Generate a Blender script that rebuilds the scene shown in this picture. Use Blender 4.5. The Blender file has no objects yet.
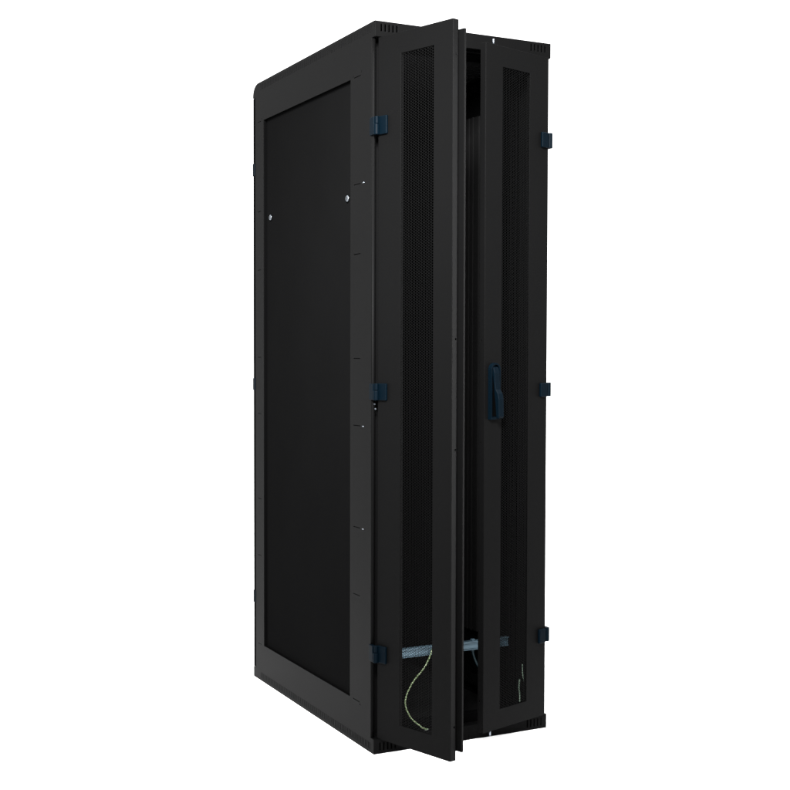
import bpy, bmesh, math, random
from mathutils import Vector, Matrix
random.seed(7)
scene = bpy.context.scene
COL = scene.collection
W, D, H = 0.600, 0.998, 2.1207            # cabinet width, depth, height (m)
ZB, ZT = 0.0451, 2.0741                   # doors sit between plinth and roof cap
ROOT = Vector((W/2, D/2, 0))

# ------------------------------------------------------------------ materials
def mat(name, base, rough=0.5, spec=0.5, metal=0.0, grain=0.0, gscale=900, mottling=0.12, bump=0.0):
    m = bpy.data.materials.new(name); m.use_nodes = True
    nt = m.node_tree; N = nt.nodes; L = nt.links
    b = N['Principled BSDF']
    b.inputs['Roughness'].default_value = rough
    b.inputs['Metallic'].default_value = metal
    b.inputs['Specular IOR Level'].default_value = spec
    tc = N.new('ShaderNodeTexCoord')
    n1 = N.new('ShaderNodeTexNoise'); n1.inputs['Scale'].default_value = 3.5; n1.inputs['Detail'].default_value = 5
    L.new(tc.outputs['Object'], n1.inputs['Vector'])
    r = N.new('ShaderNodeMapRange'); r.inputs['To Min'].default_value = 1-mottling; r.inputs['To Max'].default_value = 1+mottling
    L.new(n1.outputs['Fac'], r.inputs['Value'])
    mx = N.new('ShaderNodeVectorMath'); mx.operation = 'SCALE'
    mx.inputs[0].default_value = base
    L.new(r.outputs['Result'], mx.inputs['Scale'])
    L.new(mx.outputs['Vector'], b.inputs['Base Color'])
    n2 = N.new('ShaderNodeTexNoise'); n2.inputs['Scale'].default_value = gscale; n2.inputs['Detail'].default_value = 2
    L.new(tc.outputs['Object'], n2.inputs['Vector'])
    if grain:
        r2 = N.new('ShaderNodeMapRange'); r2.inputs['To Min'].default_value = rough-grain; r2.inputs['To Max'].default_value = rough+grain
        L.new(n2.outputs['Fac'], r2.inputs['Value']); L.new(r2.outputs['Result'], b.inputs['Roughness'])
    if bump:
        bp = N.new('ShaderNodeBump'); bp.inputs['Strength'].default_value = bump; bp.inputs['Distance'].default_value = 0.0004
        L.new(n2.outputs['Fac'], bp.inputs['Height']); L.new(bp.outputs['Normal'], b.inputs['Normal'])
    return m

COAT = mat('black_powder_coat', (0.0010, 0.0010, 0.00102), 0.50, 0.0115, grain=0.10, bump=0.15)
PANEL = mat('satin_black_panel', (0.0016, 0.0016, 0.001632), 0.42, 0.0, grain=0.06, bump=0.08)
INNER = mat('matt_black_interior', (0.0006, 0.0006, 0.00062), 0.7, 0.002)
INSIDE = mat('lit_interior_coat', (0.0026, 0.0026, 0.00262), 0.6, 0.008)  # interior black with light put into its colour, for parts that look lit
VENT = mat('lit_vent_coat', (0.006, 0.006, 0.0062), 0.5, 0.03)  # black coat raised in colour so the unlit vent ribs show
GROOVE = mat('dark_groove', (0.0005, 0.0005, 0.0005), 0.8, 0.0)
BLUE = mat('dark_blue_plastic', (0.00022, 0.00100, 0.00185), 0.50, 0.012, grain=0.05)
ZINC = mat('zinc_plated_steel', (0.042, 0.070, 0.090), 0.38, 0.5, metal=0.6, mottling=0.3)
STEEL = mat('polished_steel', (0.115, 0.128, 0.145), 0.38, 0.5, metal=1.0, mottling=0.3)
WHITE = mat('white_studio_floor', (0.84, 0.84, 0.84), 0.6, 0.2, mottling=0.01)

def wire_mat():
    m = mat('green_yellow_wire', (0.1, 0.2, 0.05), 0.4, 0.4)
    nt = m.node_tree; N = nt.nodes; L = nt.links; b = N['Principled BSDF']
    tc = N.new('ShaderNodeTexCoord'); w = N.new('ShaderNodeTexWave'); w.bands_direction = 'DIAGONAL'
    w.inputs['Scale'].default_value = 45; w.inputs['Distortion'].default_value = 0.5
    L.new(tc.outputs['Object'], w.inputs['Vector'])
    cr = N.new('ShaderNodeValToRGB'); cr.color_ramp.elements[0].position = .42; cr.color_ramp.elements[1].position = .52
    cr.color_ramp.elements[0].color = (0.030, 0.050, 0.020, 1); cr.color_ramp.elements[1].color = (0.075, 0.092, 0.045, 1)
    L.new(w.outputs['Fac'], cr.inputs['Fac']); L.new(cr.outputs['Color'], b.inputs['Base Color'])
    return m
WIRE = wire_mat()
DARKWIRE = mat('dark_teal_wire', (0.0012, 0.0042, 0.0055), 0.5, 0.08)
PALEWIRE = mat('pale_wire', (0.045, 0.065, 0.048), 0.4, 0.4)

# ------------------------------------------------------------------ mesh helpers
def add_box(bm, x0, x1, y0, y1, z0, z1, mi=0):
    vs = [bm.verts.new((x, y, z)) for x in (x0, x1) for y in (y0, y1) for z in (z0, z1)]
    for q in ((0,1,3,2),(4,6,7,5),(0,4,5,1),(2,3,7,6),(0,2,6,4),(1,5,7,3)):
        f = bm.faces.new([vs[i] for i in q]); f.material_index = mi
    return vs

def add_plate(bm, us, vs, solid, P, mi=0):
    """Sheet with real openings: grid us x vs, solid(u,v) at cell centres, P(u,v,k) gives the front (k=0) / back (k=1) point."""
    us = sorted(set(round(u, 6) for u in us)); vs = sorted(set(round(v, 6) for v in vs))
    nu, nv = len(us)-1, len(vs)-1
    S = [[solid((us[i]+us[i+1])/2, (vs[j]+vs[j+1])/2) for j in range(nv)] for i in range(nu)]
    cache = {}
    def V(i, j, k):
        if (i, j, k) not in cache: cache[(i, j, k)] = bm.verts.new(P(us[i], vs[j], k))
        return cache[(i, j, k)]
    ok = lambda i, j: 0 <= i < nu and 0 <= j < nv and S[i][j]
    fs = []
    for i in range(nu):
        for j in range(nv):
            if not S[i][j]: continue
            fs.append(bm.faces.new((V(i,j,0), V(i+1,j,0), V(i+1,j+1,0), V(i,j+1,0))))
            fs.append(bm.faces.new((V(i,j,1), V(i,j+1,1), V(i+1,j+1,1), V(i+1,j,1))))
            if not ok(i-1, j): fs.append(bm.faces.new((V(i,j,0), V(i,j+1,0), V(i,j+1,1), V(i,j,1))))
            if not ok(i+1, j): fs.append(bm.faces.new((V(i+1,j,0), V(i+1,j,1), V(i+1,j+1,1), V(i+1,j+1,0))))
            if not ok(i, j-1): fs.append(bm.faces.new((V(i,j,0), V(i,j,1), V(i+1,j,1), V(i+1,j,0))))
            if not ok(i, j+1): fs.append(bm.faces.new((V(i,j+1,0), V(i+1,j+1,0), V(i+1,j+1,1), V(i,j+1,1))))
    for f in fs: f.material_index = mi
    return cache

def add_cyl(bm, p0, p1, r, n=16, mi=0, r2=None):
    p0 = Vector(p0); p1 = Vector(p1); ax = (p1-p0).normalized()
    a = ax.orthogonal().normalized(); b = ax.cross(a); r2 = r if r2 is None else r2
    A = [bm.verts.new(p0+(a*math.cos(t)+b*math.sin(t))*r) for t in [2*math.pi*i/n for i in range(n)]]
    B = [bm.verts.new(p1+(a*math.cos(t)+b*math.sin(t))*r2) for t in [2*math.pi*i/n for i in range(n)]]
    for i in range(n):
        f = bm.faces.new((A[i], A[(i+1)%n], B[(i+1)%n], B[i])); f.smooth = True; f.material_index = mi
    for q in (A[::-1], B):
        f = bm.faces.new(q); f.material_index = mi

def add_prism(bm, pts, P0, P1, mi=0):
    """closed outline pts lifted to two end sections by P0 and P1"""
    A = [bm.verts.new(P0(*p)) for p in pts]; B = [bm.verts.new(P1(*p)) for p in pts]
    n = len(pts); fs = [bm.faces.new(A), bm.faces.new(B[::-1])]
    for i in range(n): fs.append(bm.faces.new((A[i], B[i], B[(i+1)%n], A[(i+1)%n])))
    for f in fs: f.material_index = mi

def catmull(pts, n=10):
    pts = [Vector(p) for p in pts]; q = [pts[0]*2-pts[1]] + pts + [pts[-1]*2-pts[-2]]; out = []
    for i in range(1, len(q)-2):
        for k in range(n):
            t = k/n; a, b, c, d = q[i-1], q[i], q[i+1], q[i+2]
            out.append(0.5*((2*b)+(c-a)*t+(2*a-5*b+4*c-d)*t*t+(3*b-a-3*c+d)*t**3))
    out.append(pts[-1]); return out

def add_tube(bm, pts, r, n=8):
    P = catmull(pts); prev = None; a = None
    for i, p in enumerate(P):
        t = (P[min(i+1, len(P)-1)]-P[max(i-1, 0)]).normalized()
        a = t.orthogonal().normalized() if a is None else (a-t*a.dot(t)).normalized()
        b = t.cross(a)
        ring = [bm.verts.new(p+(a*math.cos(x)+b*math.sin(x))*r) for x in [2*math.pi*j/n for j in range(n)]]
        if prev:
            for j in range(n):
                f = bm.faces.new((prev[j], prev[(j+1)%n], ring[(j+1)%n], ring[j])); f.smooth = True
        else: bm.faces.new(ring[::-1])
        prev = ring
    bm.faces.new(prev)

def link(name, bm, mats, parent=None, bevel=0.0, seg=2, offset=True, label=None):
    bmesh.ops.recalc_face_normals(bm, faces=bm.faces)
    me = bpy.data.meshes.new(name); bm.to_mesh(me); bm.free()
    for m in (mats if isinstance(mats, (list, tuple)) else [mats]): me.materials.append(m)
    o = bpy.data.objects.new(name, me); COL.objects.link(o)
    if parent is not None:
        o.parent = parent
        if offset: o.location = -ROOT
    if bevel:
        md = o.modifiers.new('edge_rounding', 'BEVEL'); md.width = bevel; md.segments = seg
        md.limit_method = 'ANGLE'; md.angle_limit = math.radians(50); md.harden_normals = True
    if label: o['label'] = label
    return o
NB = bmesh.new

# ------------------------------------------------------------------ setting
bm = NB(); s = 150
bm.faces.new([bm.verts.new(p) for p in ((-s,-s,0), (s,-s,0), (s,s,0), (-s,s,0))])
fl = link('floor', bm, WHITE); fl['kind'] = 'structure'

# ------------------------------------------------------------------ the cabinet
rack = bpy.data.objects.new('server_rack', None); COL.objects.link(rack)
rack.location = ROOT; rack.empty_display_size = 0.2
rack['label'] = 'tall black metal server cabinet with two open perforated doors and dark blue hinges on white'
rack['category'] = 'server cabinet'

# --- roof cap (front fascia with vent slots) and plinth
SL = [0.0206+0.0125*i for i in range(5)]
SLR = [0.6-x for x in SL]
def fascia(bm, z0, z1, sz0, sz1):
    xs = [0, W]; slots = []
    for x in SL+SLR:
        slots.append((x-0.0022, x+0.0022)); xs += [x-0.0022, x+0.0022]
    def solid(u, v): return not (sz0 < v < sz1 and any(a < u < b for a, b in slots))
    add_plate(bm, xs, [z0, sz0, sz1, z1], solid, lambda u, v, k: (u, 0.004*k, v))
bm = NB()
fascia(bm, ZT+0.0015, H, 2.0915, 2.1125)
add_box(bm, 0.0030, W-0.0005, 0.0043, D-0.044, H-0.0030, H-0.0006)            # top sheet
add_box(bm, 0.0030, W-0.0005, 0.0043, D-0.044, ZT+0.0006, ZT+0.0028)          # bottom sheet
arc = [(D-0.0438, ZT+0.0006), (D-0.001, ZT+0.0006)] + [(D-0.044+0.0428*math.cos(t), H-0.0405+0.0395*math.sin(t)) for t in [math.pi/2*i/8 for i in range(9)]]
arc[-1] = (D-0.0438, arc[-1][1])
add_prism(bm, arc, lambda y_, z_: (0.0030, y_, z_), lambda y_, z_: (W-0.0005, y_, z_))
add_box(bm, W-0.0035, W-0.0006, 0.0043, D-0.045, ZT+0.003, H-0.0032)
cap = link('roof_cap', bm, COAT, rack, 0.0012)
bm = NB()
fascia(bm, 0.0, ZB-0.001, 0.009, 0.033)
add_box(bm, 0.0030, W-0.0005, 0.0043, 0.0300, ZB-0.0030, ZB-0.0012)
add_box(bm, 0.0030, W-0.0005, 0.0200, 0.0298, 0.0005, ZB-0.0032)
add_box(bm, W-0.02, W-0.0005, 0.03, D, 0.0005, ZB-0.0015)
add_box(bm, 0.0045, W-0.02, D-0.03, D-0.003, 0.0005, ZB-0.0015)
link('plinth', bm, COAT, rack, 0.0012)

# --- left side frame: one sheet with the panel window, vent slots and key slots cut in it
Y0, Y1, Z0, Z1 = 0.1665, 0.8935, 0.1312, 1.983
ss = [0.026+0.0104*i for i in range(88)]
cuts = []
for y in ss:
    if y > 0.93: break
    cuts.append((y-0.0017, y+0.0017, 2.092, 2.1125)); cuts.append((y-0.0017, y+0.0017, 0.009, 0.030))
KEYZ = [1.983, 1.668, 1.4625, 1.154, 0.9545, 0.651, 0.449, 0.131]
for z in KEYZ:
    cuts.append((0.096, 0.143, z-0.0011, z+0.0011)); cuts.append((0.9185, 0.952, z-0.0009, z+0.0009))
for y, z in ((0.149, 1.988), (0.0902, 1.9927), (0.0943, 0.1242), (0.91, 1.99)):
    cuts.append((y-0.002, y+0.002, z-0.002, z+0.002))
us = [0.004, 0.0225, Y0, Y1, 0.974, D]; vs = [0, ZB-0.001, ZT+0.0015, H, Z0, Z1, 0.036]
cy = {}
for a, b, c, d in cuts: us += [a, b]; vs += [c, d]
def solid(u, v):
    if u < 0.0225 and ZB-0.001 < v < ZT+0.0015: return False
    if u > 0.974 and 0.036 < v < ZT+0.0015: return False
    if Y0 < u < Y1 and Z0 < v < Z1: return False
    for a, b, c, d in cuts:
        if a < u < b and c < v < d: return False
    return True
bm = NB()
RX, RZ = 0.050, 0.040                     # the roof edge is rounded at the rear
us += [D-RX+RX*math.sin(math.pi/2*i/10) for i in range(10)]
def roofline(y): return H-RZ+RZ*math.sqrt(max(0.0, 1-(max(0.0, y-(D-RX))/RX)**2))
VB = ZT+0.0015
def side_pt(u, v, k):
    if v > VB+1e-6: v = VB+(v-VB)*(roofline(u)-VB)/(H-VB)
    return (0.0025*k, u, v)
add_plate(bm, us, vs, solid, side_pt)
link('side_frame', bm, COAT, rack, 0.0007, 1)
# folded lip of the window and rounded front post edge
bm = NB()
add_plate(bm, [0.031, Y0-0.0003, Y1+0.0003, 0.972], [0.05, Z0-0.0003, Z1+0.0003, 2.072], lambda u, v: not (Y0 < u < Y1 and Z0 < v < Z1),
          lambda u, v, k: (0.0028+0.0092*k, u, v))
link('panel_surround', bm, INNER, rack)
bm = NB()
add_cyl(bm, (0.0061, 0.0236, ZB), (0.0061, 0.0236, ZT+0.0014), 0.0062, 24)
add_box(bm, 0.0095, 0.0455, 0.0500, 0.0530, ZB, ZT+0.001)
add_box(bm, 0.0065, 0.0090, 0.0260, 0.10, ZB, ZT+0.001)
add_box(bm, 0.046, 0.050, 0.0242, 0.10, ZB, ZT+0.001)
link('corner_post', bm, COAT, rack)
bm = NB()
add_cyl(bm, (W-0.0075, 0.0230, ZB), (W-0.0075, 0.0230, ZT+0.001), 0.0065, 24)
add_box(bm, 0.550, W-0.0065, 0.0205, 0.024, ZB, ZT+0.001)
add_box(bm, 0.550, 0.554, 0.0242, 0.10, ZB, ZT+0.001)
link('corner_post', bm, COAT, rack)

# --- side panels, rear door, inside
bm = NB(); add_box(bm, 0.0125, 0.0145, Y0-0.02, Y1+0.02, Z0-0.02, Z1+0.02)
sp = link('side_panel', bm, PANEL, rack, label='recessed satin black side panel with two silver locks')
for y, z in ((0.2105, 1.6367), (0.8525, 1.6404)):
    bm = NB()
    add_cyl(bm, (0.0124, y, z), (0.0105, y, z), 0.0125, 24, 0)
    add_cyl(bm, (0.0104, y, z), (0.0082, y, z), 0.0100, 24, 1, 0.0085)
    add_box(bm, 0.0076, 0.0081, y-0.0012, y+0.0012, z-0.006, z+0.006, 2)
    o = link('lock', bm, [INNER, STEEL, GROOVE], sp, offset=False)
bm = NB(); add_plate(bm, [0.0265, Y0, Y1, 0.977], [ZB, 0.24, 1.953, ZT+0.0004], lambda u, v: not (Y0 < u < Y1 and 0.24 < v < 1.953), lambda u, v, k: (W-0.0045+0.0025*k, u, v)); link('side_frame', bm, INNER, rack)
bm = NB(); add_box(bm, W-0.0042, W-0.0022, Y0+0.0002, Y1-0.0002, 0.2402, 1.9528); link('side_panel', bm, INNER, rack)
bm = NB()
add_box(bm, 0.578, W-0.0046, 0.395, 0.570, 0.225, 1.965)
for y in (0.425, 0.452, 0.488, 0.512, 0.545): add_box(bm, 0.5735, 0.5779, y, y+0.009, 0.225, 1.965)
link('lit_wall_strip', bm, INSIDE, rack, 0.001, 1)  # ribbed box added in a lighter colour so the wall behind the gap looks lit
bm = NB(); add_box(bm, 0.0006, W-0.0035, 0.9755, D-0.0004, 0.037, ZT+0.0002)
add_box(bm, 0.03, 0.57, 0.972, 0.975, 0.06, 2.05)
rd_ = link('rear_door', bm, INNER, rack, 0.001)
for z in (1.822, 1.0577, 0.292):
    bm = NB(); add_box(bm, -0.0016, 0.028, 0.9775, D+0.0016, z-0.0215, z+0.0215)
    link('hinge', bm, BLUE, rd_, 0.001, offset=False)
bm = NB()
add_box(bm, 0.004, W-0.006, 0.031, 0.97, 0.006, 0.010)
link('bottom_plate', bm, INSIDE, rack)
for z0, z1 in ((ZB, 0.074), (2.069, ZT+0.0003)):
    bm = NB(); add_box(bm, 0.0505, 0.5495, 0.026, 0.050, z0, z1); link('front_beam', bm, INNER, rack, 0.0015)
for xa, xb, yb in ((0.0555, 0.060, 0.1), (0.540, 0.5445, 0.1), (0.0555, 0.060, 0.82), (0.540, 0.5445, 0.82)):   # 19-inch rails with square holes
    bm = NB(); zs = [0.10, 2.03]; sq = []
    z = 0.115
    while z < 2.01:
        sq.append((z-0.0047, z+0.0047)); zs += [z-0.0047, z+0.0047]; z += 0.0159
    x0, x1 = (xa, xa+0.026) if xa < 0.3 else (xb-0.026, xb)
    xm0, xm1 = (x0+x1)/2-0.0047, (x0+x1)/2+0.0047
    add_plate(bm, [x0, x1, xm0, xm1], zs, lambda u, v: not (xm0 < u < xm1 and any(a < v < b for a, b in sq)), lambda u, v, k: (u, yb+0.002*k, v))
    add_box(bm, xa if xa < 0.3 else xb-0.002, xa+0.002 if xa < 0.3 else xb, yb+0.0022, yb+0.05, 0.10, 2.03)
    link('mounting_rail', bm, INNER, rack)
for x in (0.558,):
    for z0, z1 in ((0.050, 0.088), (2.042, 2.066)):
        bm = NB(); ys = [0.102, 0.96]; hs = []
        y = 0.12
        while y < 0.94: hs.append((y, y+0.010)); ys += [y, y+0.010]; y += 0.025
        zm0, zm1 = (z0+z1)/2-0.005, (z0+z1)/2+0.005
        add_plate(bm, ys, [z0, z1, zm0, zm1], lambda u, v: not (zm0 < v < zm1 and any(a < u < b for a, b in hs)), lambda u, v, k: (x+0.003*k, u, v))
        add_box(bm, x+0.0032, 0.595, 0.102, 0.96, z0, z0+0.002)
        link('depth_beam', bm, COAT, rack, 0.001, 1)
bm = NB()                                   # slatted vent grille under the roof
for i in range(22): 
    y = 0.15+i*0.018; add_box(bm, 0.12, 0.50, y, y+0.004, 2.064, 2.077)
add_box(bm, 0.115, 0.1195, 0.145, 0.55, 2.060, 2.077); add_box(bm, 0.5005, 0.505, 0.145, 0.55, 2.060, 2.077)
link('roof_vent', bm, VENT, rack)
for z in [KEYZ[i] for i in (1, 4, 5)]:    # tiny bright spring clips at the ends of the slots
    bm = NB(); add_box(bm, -0.0010, 0.0010, 0.070, 0.081, z-0.0014, z+0.0014)
    link('spring_clip', bm, STEEL, rack, 0.0006)

# --- earth bar across the front rails, and its wires
bm = NB()
BZ = 0.2645
add_box(bm, 0.062, 0.513, 0.088, 0.0905, BZ-0.0145, BZ+0.0105)
add_box(bm, 0.062, 0.513, 0.0805, 0.0985, BZ+0.0108, BZ+0.0132)
add_box(bm, 0.062, 0.513, 0.0830, 0.0878, BZ-0.0145, BZ-0.0120)
add_box(bm, 0.062, 0.513, 0.0855, 0.0878, BZ+0.0010, BZ+0.0035)
for x in (0.252, 0.385):
    add_cyl(bm, (x, 0.0905, BZ+0.0134), (x, 0.0905, BZ+0.018), 0.008, 6)
    add_cyl(bm, (x, 0.0905, BZ-0.0147), (x, 0.0905, BZ-0.022), 0.005, 8)
bar = link('earth_bar', bm, ZINC, rack, 0.0006, 1, label='bluish zinc plated steel bar across the lower front rails')
def wire(pts, r, m, label=None):
    bm = NB(); add_tube(bm, pts, r); return link('earth_wire', bm, m, rack, label=label)

# ------------------------------------------------------------------ doors
def hex_sheet(width, height, p=0.0076, hole=0.0037):
    """honeycomb perforated sheet: real holes, p = pitch, hole = hole radius"""
    vs, fs = [], []
    cx = p*math.sqrt(3)/2; nc = int(width/cx)+1; nr = int(height/p)+1; t = 0.0005
    ro = p/math.sqrt(3)
    for i in range(nc):
        for j in range(nr):
            x = i*cx; z = (j+0.5*(i % 2))*p; k = len(vs)
            for r, y in ((ro, 0), (hole, 0), (hole, t)):
                for q in range(6):
                    a = math.pi/3*q; vs.append((x+r*math.cos(a), y, z+r*math.sin(a)))
            for q in range(6):
                n = (q+1) % 6
                fs.append((k+q, k+n, k+6+n, k+6+q)); fs.append((k+6+q, k+6+n, k+12+n, k+12+q))
    me = bpy.data.meshes.new('perforated_sheet'); me.from_pydata(vs, [], fs); me.update()
    return me, (nc-1)*cx, (nr-0.5)*p
SHEET, SW, SH = hex_sheet(0.137, 1.922)
SHEET.materials.append(COAT)

def make_door(sign, loc, ang, width, p0, p1, label):
    """local frame: hinge edge on the z axis, door runs along sign*x, +y is the back"""
    T = 0.0223
    X = lambda s: sign*s
    def bx(bm, s0, s1, t0, t1, z0, z1, mi=0): add_box(bm, min(X(s0), X(s1)), max(X(s0), X(s1)), t0, t1, z0, z1, mi)
    za, zb = 0.1040, 2.0140
    bm = NB()
    add_plate(bm, [0, p0, p1, width], [ZB, za, zb, ZT], lambda u, v: not (p0 < u < p1 and za < v < zb),
              lambda u, v, k: (X(u), 0.0016*k, v))
    # folded edges; the free edge carries screw holes
    hz = [1.9799, 1.2081, 0.9053, 0.1387]; vv = [ZB, ZT]
    for z in hz: vv += [z-0.0026, z+0.0026]
    add_plate(bm, [0.0016, 0.0130, 0.0175, T], vv, lambda u, v: not (0.0130 < u < 0.0175 and any(abs(v-z) < 0.0026 for z in hz[1:])),
              lambda u, v, k: (X(width-0.0016*k), u, v))
    bx(bm, 0, 0.0016, 0.0017, T, ZB, ZT)
    bx(bm, 0.0018, width-0.0018, 0.0018, T, ZB, ZB+0.0016); bx(bm, 0.0018, width-0.0018, 0.0018, T, ZT-0.0016, ZT)
    # box stiffeners beside the mesh, on the back
    bx(bm, p0-0.030, p0-0.008, 0.0030, T-0.004, ZB+0.02, ZT-0.02); bx(bm, p1+0.008, p1+0.030, 0.0030, T-0.004, ZB+0.02, ZT-0.02)
    door = link('door', bm, COAT, rack, 0.0009, 2, label=label)
    door.location = Vector((loc[0], loc[1], 0))-ROOT; door.rotation_euler = (0, 0, ang)
    mesh = bpy.data.objects.new('perforated_panel', SHEET); COL.objects.link(mesh); mesh.parent = door
    c = X((p0+p1)/2); mesh.location = (c-SW/2, 0.0019, (za+zb)/2-SH/2)
    return door, bx, X

aL, aR = math.radians(72.82), math.radians(16.92)
dl, bxl, XL = make_door(1, (0.0135, 0.0052), -aL, 0.2942, 0.0930, 0.2226, 'left perforated door swung wide open')
dr, bxr, XR = make_door(-1, (0.5869, -0.0089), aR, 0.2847, 0.0880, 0.2105, 'right perforated door standing ajar with a blue swing handle')
# overlap strip along the free edge of the left door
bm = NB()
bxl(bm, 0.268, 0.3095, 0.0290, 0.0305, 0.069, 2.0500)
bxl(bm, 0.268, 0.2695, 0.0180, 0.0288, 0.069, 2.0500)
bxl(bm, 0.3080, 0.3095, 0.0307, 0.0360, 0.069, 2.0500)
link('edge_strip', bm, COAT, dl, 0.0005, 1, offset=False)
bm = NB(); add_cyl(bm, (0.2941, 0.0150, 1.9799), (0.2956, 0.0150, 1.9799), 0.0032, 12)
link('edge_screw', bm, COAT, dl, offset=False)

INVL = (Matrix.Translation((0.0135, 0.0052, 0)) @ Matrix.Rotation(-aL, 4, 'Z')).inverted()
INVR = (Matrix.Translation((0.5869, -0.0089, 0)) @ Matrix.Rotation(aR, 4, 'Z')).inverted()
for z, h in ((1.8215, 0.053), (1.0580, 0.049), (0.2960, 0.050)):
    # left: door leaf, knuckle in two barrels and the leaf clasping the post
    bm = NB()
    bxl(bm, 0.0060, 0.0418, -0.0080, -0.0003, z-h/2, z+h/2)
    ob = link('hinge', bm, BLUE, dl, 0.0026, 3, offset=False)
    bm = NB()
    add_box(bm, -0.0045, 0.0060, 0.0010, 0.0268, z-h/2+0.001, z+h/2-0.001)
    add_cyl(bm, (0.0035, -0.0040, z-h/2), (0.0035, -0.0040, z+h*0.08), 0.0085, 20)
    add_cyl(bm, (0.0045, -0.0040, z+h*0.09), (0.0045, -0.0040, z+h/2), 0.0062, 20)
    link('hinge_post', bm, BLUE, rack, 0.0022, 3)
    # right
    bm = NB()
    bxr(bm, 0.0075, 0.0370, -0.0100, -0.0003, z-h/2+0.003, z+h/2-0.003)
    link('hinge', bm, BLUE, dr, 0.0032, 3, offset=False)
    bm = NB()
    add_cyl(bm, (W-0.0065, -0.0085, z-h/2+0.004), (W-0.0065, -0.0085, z+h/2-0.002), 0.0080, 20)
    add_box(bm, W-0.0085, W+0.0035, -0.0060, 0.0268, z-h/2+0.005, z+h/2-0.003)
    link('hinge_post', bm, BLUE, rack, 0.0022, 3)
# bright hinge pins and screw heads by the middle left hinge
for x, y, z in ((0.0085, 0.0200, 1.0220), (0.0105, 0.0180, 1.0080)):
    bm = NB(); add_cyl(bm, (x, y, z), (x, y-0.0055, z), 0.0023, 12); link('hinge_screw', bm, STEEL, rack)
# lock rod pins at the free corners of the right door
for za, zb in ((ZT, 2.0905), (0.030, ZB)):
    bm = NB(); add_cyl(bm, (XR(0.2468), 0.006, za), (XR(0.2468), 0.006, zb), 0.0026, 12)
    link('lock_pin', bm, STEEL, dr, offset=False)

# --- swing handle on the right door
S0, S1 = 0.2275, 0.2700; HZ0, HZ1 = 0.9750, 1.1420; SC = (S0+S1)/2; R = (S1-S0)/2
bm = NB()
out = [(S0, HZ0), (S1, HZ0), (S1, HZ1-R)] + [(SC+R*math.cos(a), HZ1-R+R*math.sin(a)) for a in [math.pi*i/10 for i in range(1, 10)]] + [(S0, HZ1-R)]
add_prism(bm, out, lambda s_, z_: (XR(s_), -0.0003, z_), lambda s_, z_: (XR(s_), -0.0050, z_))
# raised rim round the cavity
m = 0.0055
bxr(bm, S1-m, S1-0.0002, -0.0130, -0.0052, HZ0+0.0003, HZ1-R)
bxr(bm, S0+0.0002, S0+m, -0.0130, -0.0052, HZ0+0.0003, HZ1-R)
bxr(bm, S0+m+0.0002, S1-m-0.0002, -0.0130, -0.0052, HZ0+0.0003, HZ0+0.007)
ring_o = [(SC+(R-.0003)*math.cos(a), HZ1-R+0.0002+(R-.0003)*math.sin(a)) for a in [math.pi*i/12 for i in range(13)]]
ring_i = [(SC+(R-m)*math.cos(a), HZ1-R+0.0002+(R-m)*math.sin(a)) for a in [math.pi*i/12 for i in range(12, -1, -1)]]
add_prism(bm, ring_o+ring_i, lambda s_, z_: (XR(s_), -0.0052, z_), lambda s_, z_: (XR(s_), -0.0130, z_))
bxr(bm, S0+m+0.001, S1-m-0.001, -0.0056, -0.0051, HZ0+0.009, HZ1-R-0.004, 1)
link('handle_base', bm, [BLUE, GROOVE], dr, 0.0012, 2, offset=False)
bm = NB()                                   # lever swung out at its lower end: profile in (t, z)
prof = [(-0.0058, 1.131), (-0.0135, 1.129), (-0.0180, 1.112), (-0.0195, 1.085), (-0.0225, 1.064), (-0.0310, 1.052), (-0.0350, 1.036),
        (-0.0362, 0.985), (-0.0325, 0.978), (-0.0250, 0.979), (-0.0225, 0.990), (-0.0200, 1.020), (-0.0150, 1.058), (-0.0100, 1.100), (-0.0057, 1.112)]
add_prism(bm, prof, lambda t_, z_: (XR(0.2385), t_, z_), lambda t_, z_: (XR(0.2605), t_, z_))
link('handle_lever', bm, BLUE, dr, 0.0026, 3, offset=False)

# --- wires from the bar to the doors
def lp(s_, t_, z_): v = INVL.inverted() @ Vector((s_, t_, z_)); return v
wire([(0.2387, 0.086, 0.2673), (0.2275, 0.078, 0.2487), (0.1973, 0.06, 0.2194), (0.1442, 0.03, 0.1901), (0.1002, -0.01, 0.1603), (0.0848, -0.04, 0.1373), (0.0837, -0.08, 0.1157), (0.0984, -0.12, 0.0984), (0.1065, -0.135, 0.097)], 0.0023, WIRE, label='green and yellow earth wire hanging from the bar to the left door')
wire([(0.3829, 0.088, 0.2517), (0.3819, 0.08, 0.2348), (0.3851, 0.07, 0.2148), (0.3937, 0.06, 0.1942), (0.413, 0.05, 0.1601), (0.4313, 0.05, 0.1142), (0.4388, 0.05, 0.0757)], 0.0035, DARKWIRE)
wire([(0.5481, 0.06, 0.1928), (0.5458, 0.055, 0.1656), (0.5484, 0.05, 0.1411), (0.5546, 0.045, 0.1131)], 0.0018, PALEWIRE)
wire([(0.5316, 0.05, 0.1494), (0.5268, 0.045, 0.1227), (0.526, 0.04, 0.102), (0.5237, 0.035, 0.0814)], 0.0022, PALEWIRE)

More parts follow.
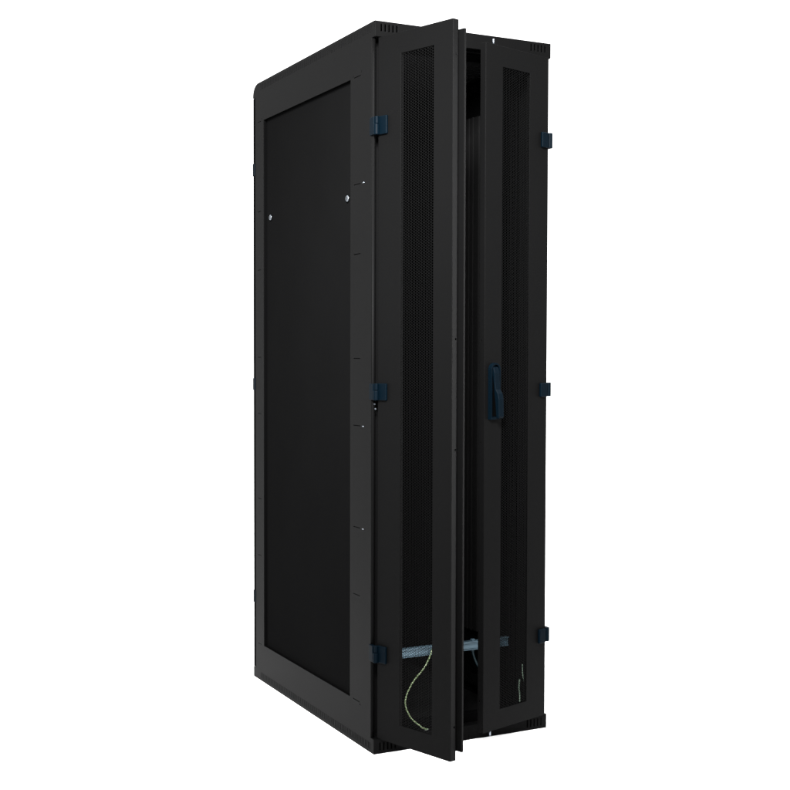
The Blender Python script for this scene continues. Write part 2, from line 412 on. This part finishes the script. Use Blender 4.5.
# ------------------------------------------------------------------ camera
cam = bpy.data.cameras.new('camera'); co = bpy.data.objects.new('camera', cam); COL.objects.link(co)
cam.sensor_width = 36; cam.lens = 1253.506/790*36; cam.clip_start = 0.05; cam.clip_end = 1000
yaw, pit, rol = [math.radians(v) for v in (26.7865, 1.93, 0.1347)]
fw = Vector((math.sin(yaw)*math.cos(pit), math.cos(yaw)*math.cos(pit), -math.sin(pit)))
rt = Vector((math.cos(yaw), -math.sin(yaw), 0)); up = rt.cross(fw)
r2 = rt*math.cos(rol)+up*math.sin(rol); u2 = up*math.cos(rol)-rt*math.sin(rol)
M = Matrix((r2, u2, -fw)).transposed().to_4x4(); M.translation = (-1.5758, -3.2534, 1.171)
co.matrix_world = M; scene.camera = co

# ------------------------------------------------------------------ light: white studio surround, key softbox and added fills
w = bpy.data.worlds.new('World'); scene.world = w; w.use_nodes = True
nt = w.node_tree; bg = nt.nodes['Background']; bg.inputs['Color'].default_value = (1, 1, 1, 1)
tc = nt.nodes.new('ShaderNodeTexCoord'); sx = nt.nodes.new('ShaderNodeSeparateXYZ'); mr = nt.nodes.new('ShaderNodeMapRange')
nt.links.new(tc.outputs['Generated'], sx.inputs[0]); nt.links.new(sx.outputs['Z'], mr.inputs['Value'])
mr.inputs['From Min'].default_value = 0.25; mr.inputs['From Max'].default_value = 0.85
mr.inputs['To Min'].default_value = 2.3; mr.inputs['To Max'].default_value = 5.0     # white surround, with extra brightness added overhead to whiten the floor
nt.links.new(mr.outputs['Result'], bg.inputs['Strength'])
def softbox(name, loc, target, size, sy, power, spread=180):
    l = bpy.data.lights.new(name, 'AREA'); l.shape = 'RECTANGLE'; l.size = size; l.size_y = sy; l.energy = power; l.spread = math.radians(spread)
    o = bpy.data.objects.new(name, l); COL.objects.link(o); o.location = loc
    o.rotation_euler = (Vector(target)-Vector(loc)).to_track_quat('-Z', 'Y').to_euler(); return o
softbox('softbox', (-1.3, -2.3, 2.6), (-0.05, 0.1, 1.65), 0.5, 0.8, 200, 60)
softbox('added_flange_light', (1.90, -1.60, 1.12), (0.085, -0.280, 1.05), 0.06, 2.0, 6, 9)  # narrow lamp added only to brighten the left door's free edge
softbox('added_floor_fill', (0.3, -0.35, 5.2), (0.3, -0.35, 0.0), 0.9, 0.9, 36, 40)  # lamp added to wash out shadows on the floor

scene.render.engine = 'CYCLES'
scene.view_settings.view_transform = 'Standard'; scene.view_settings.look = 'None'
scene.view_settings.exposure = 0; scene.view_settings.gamma = 1
scene.render.resolution_x = 1024; scene.render.resolution_y = 1024
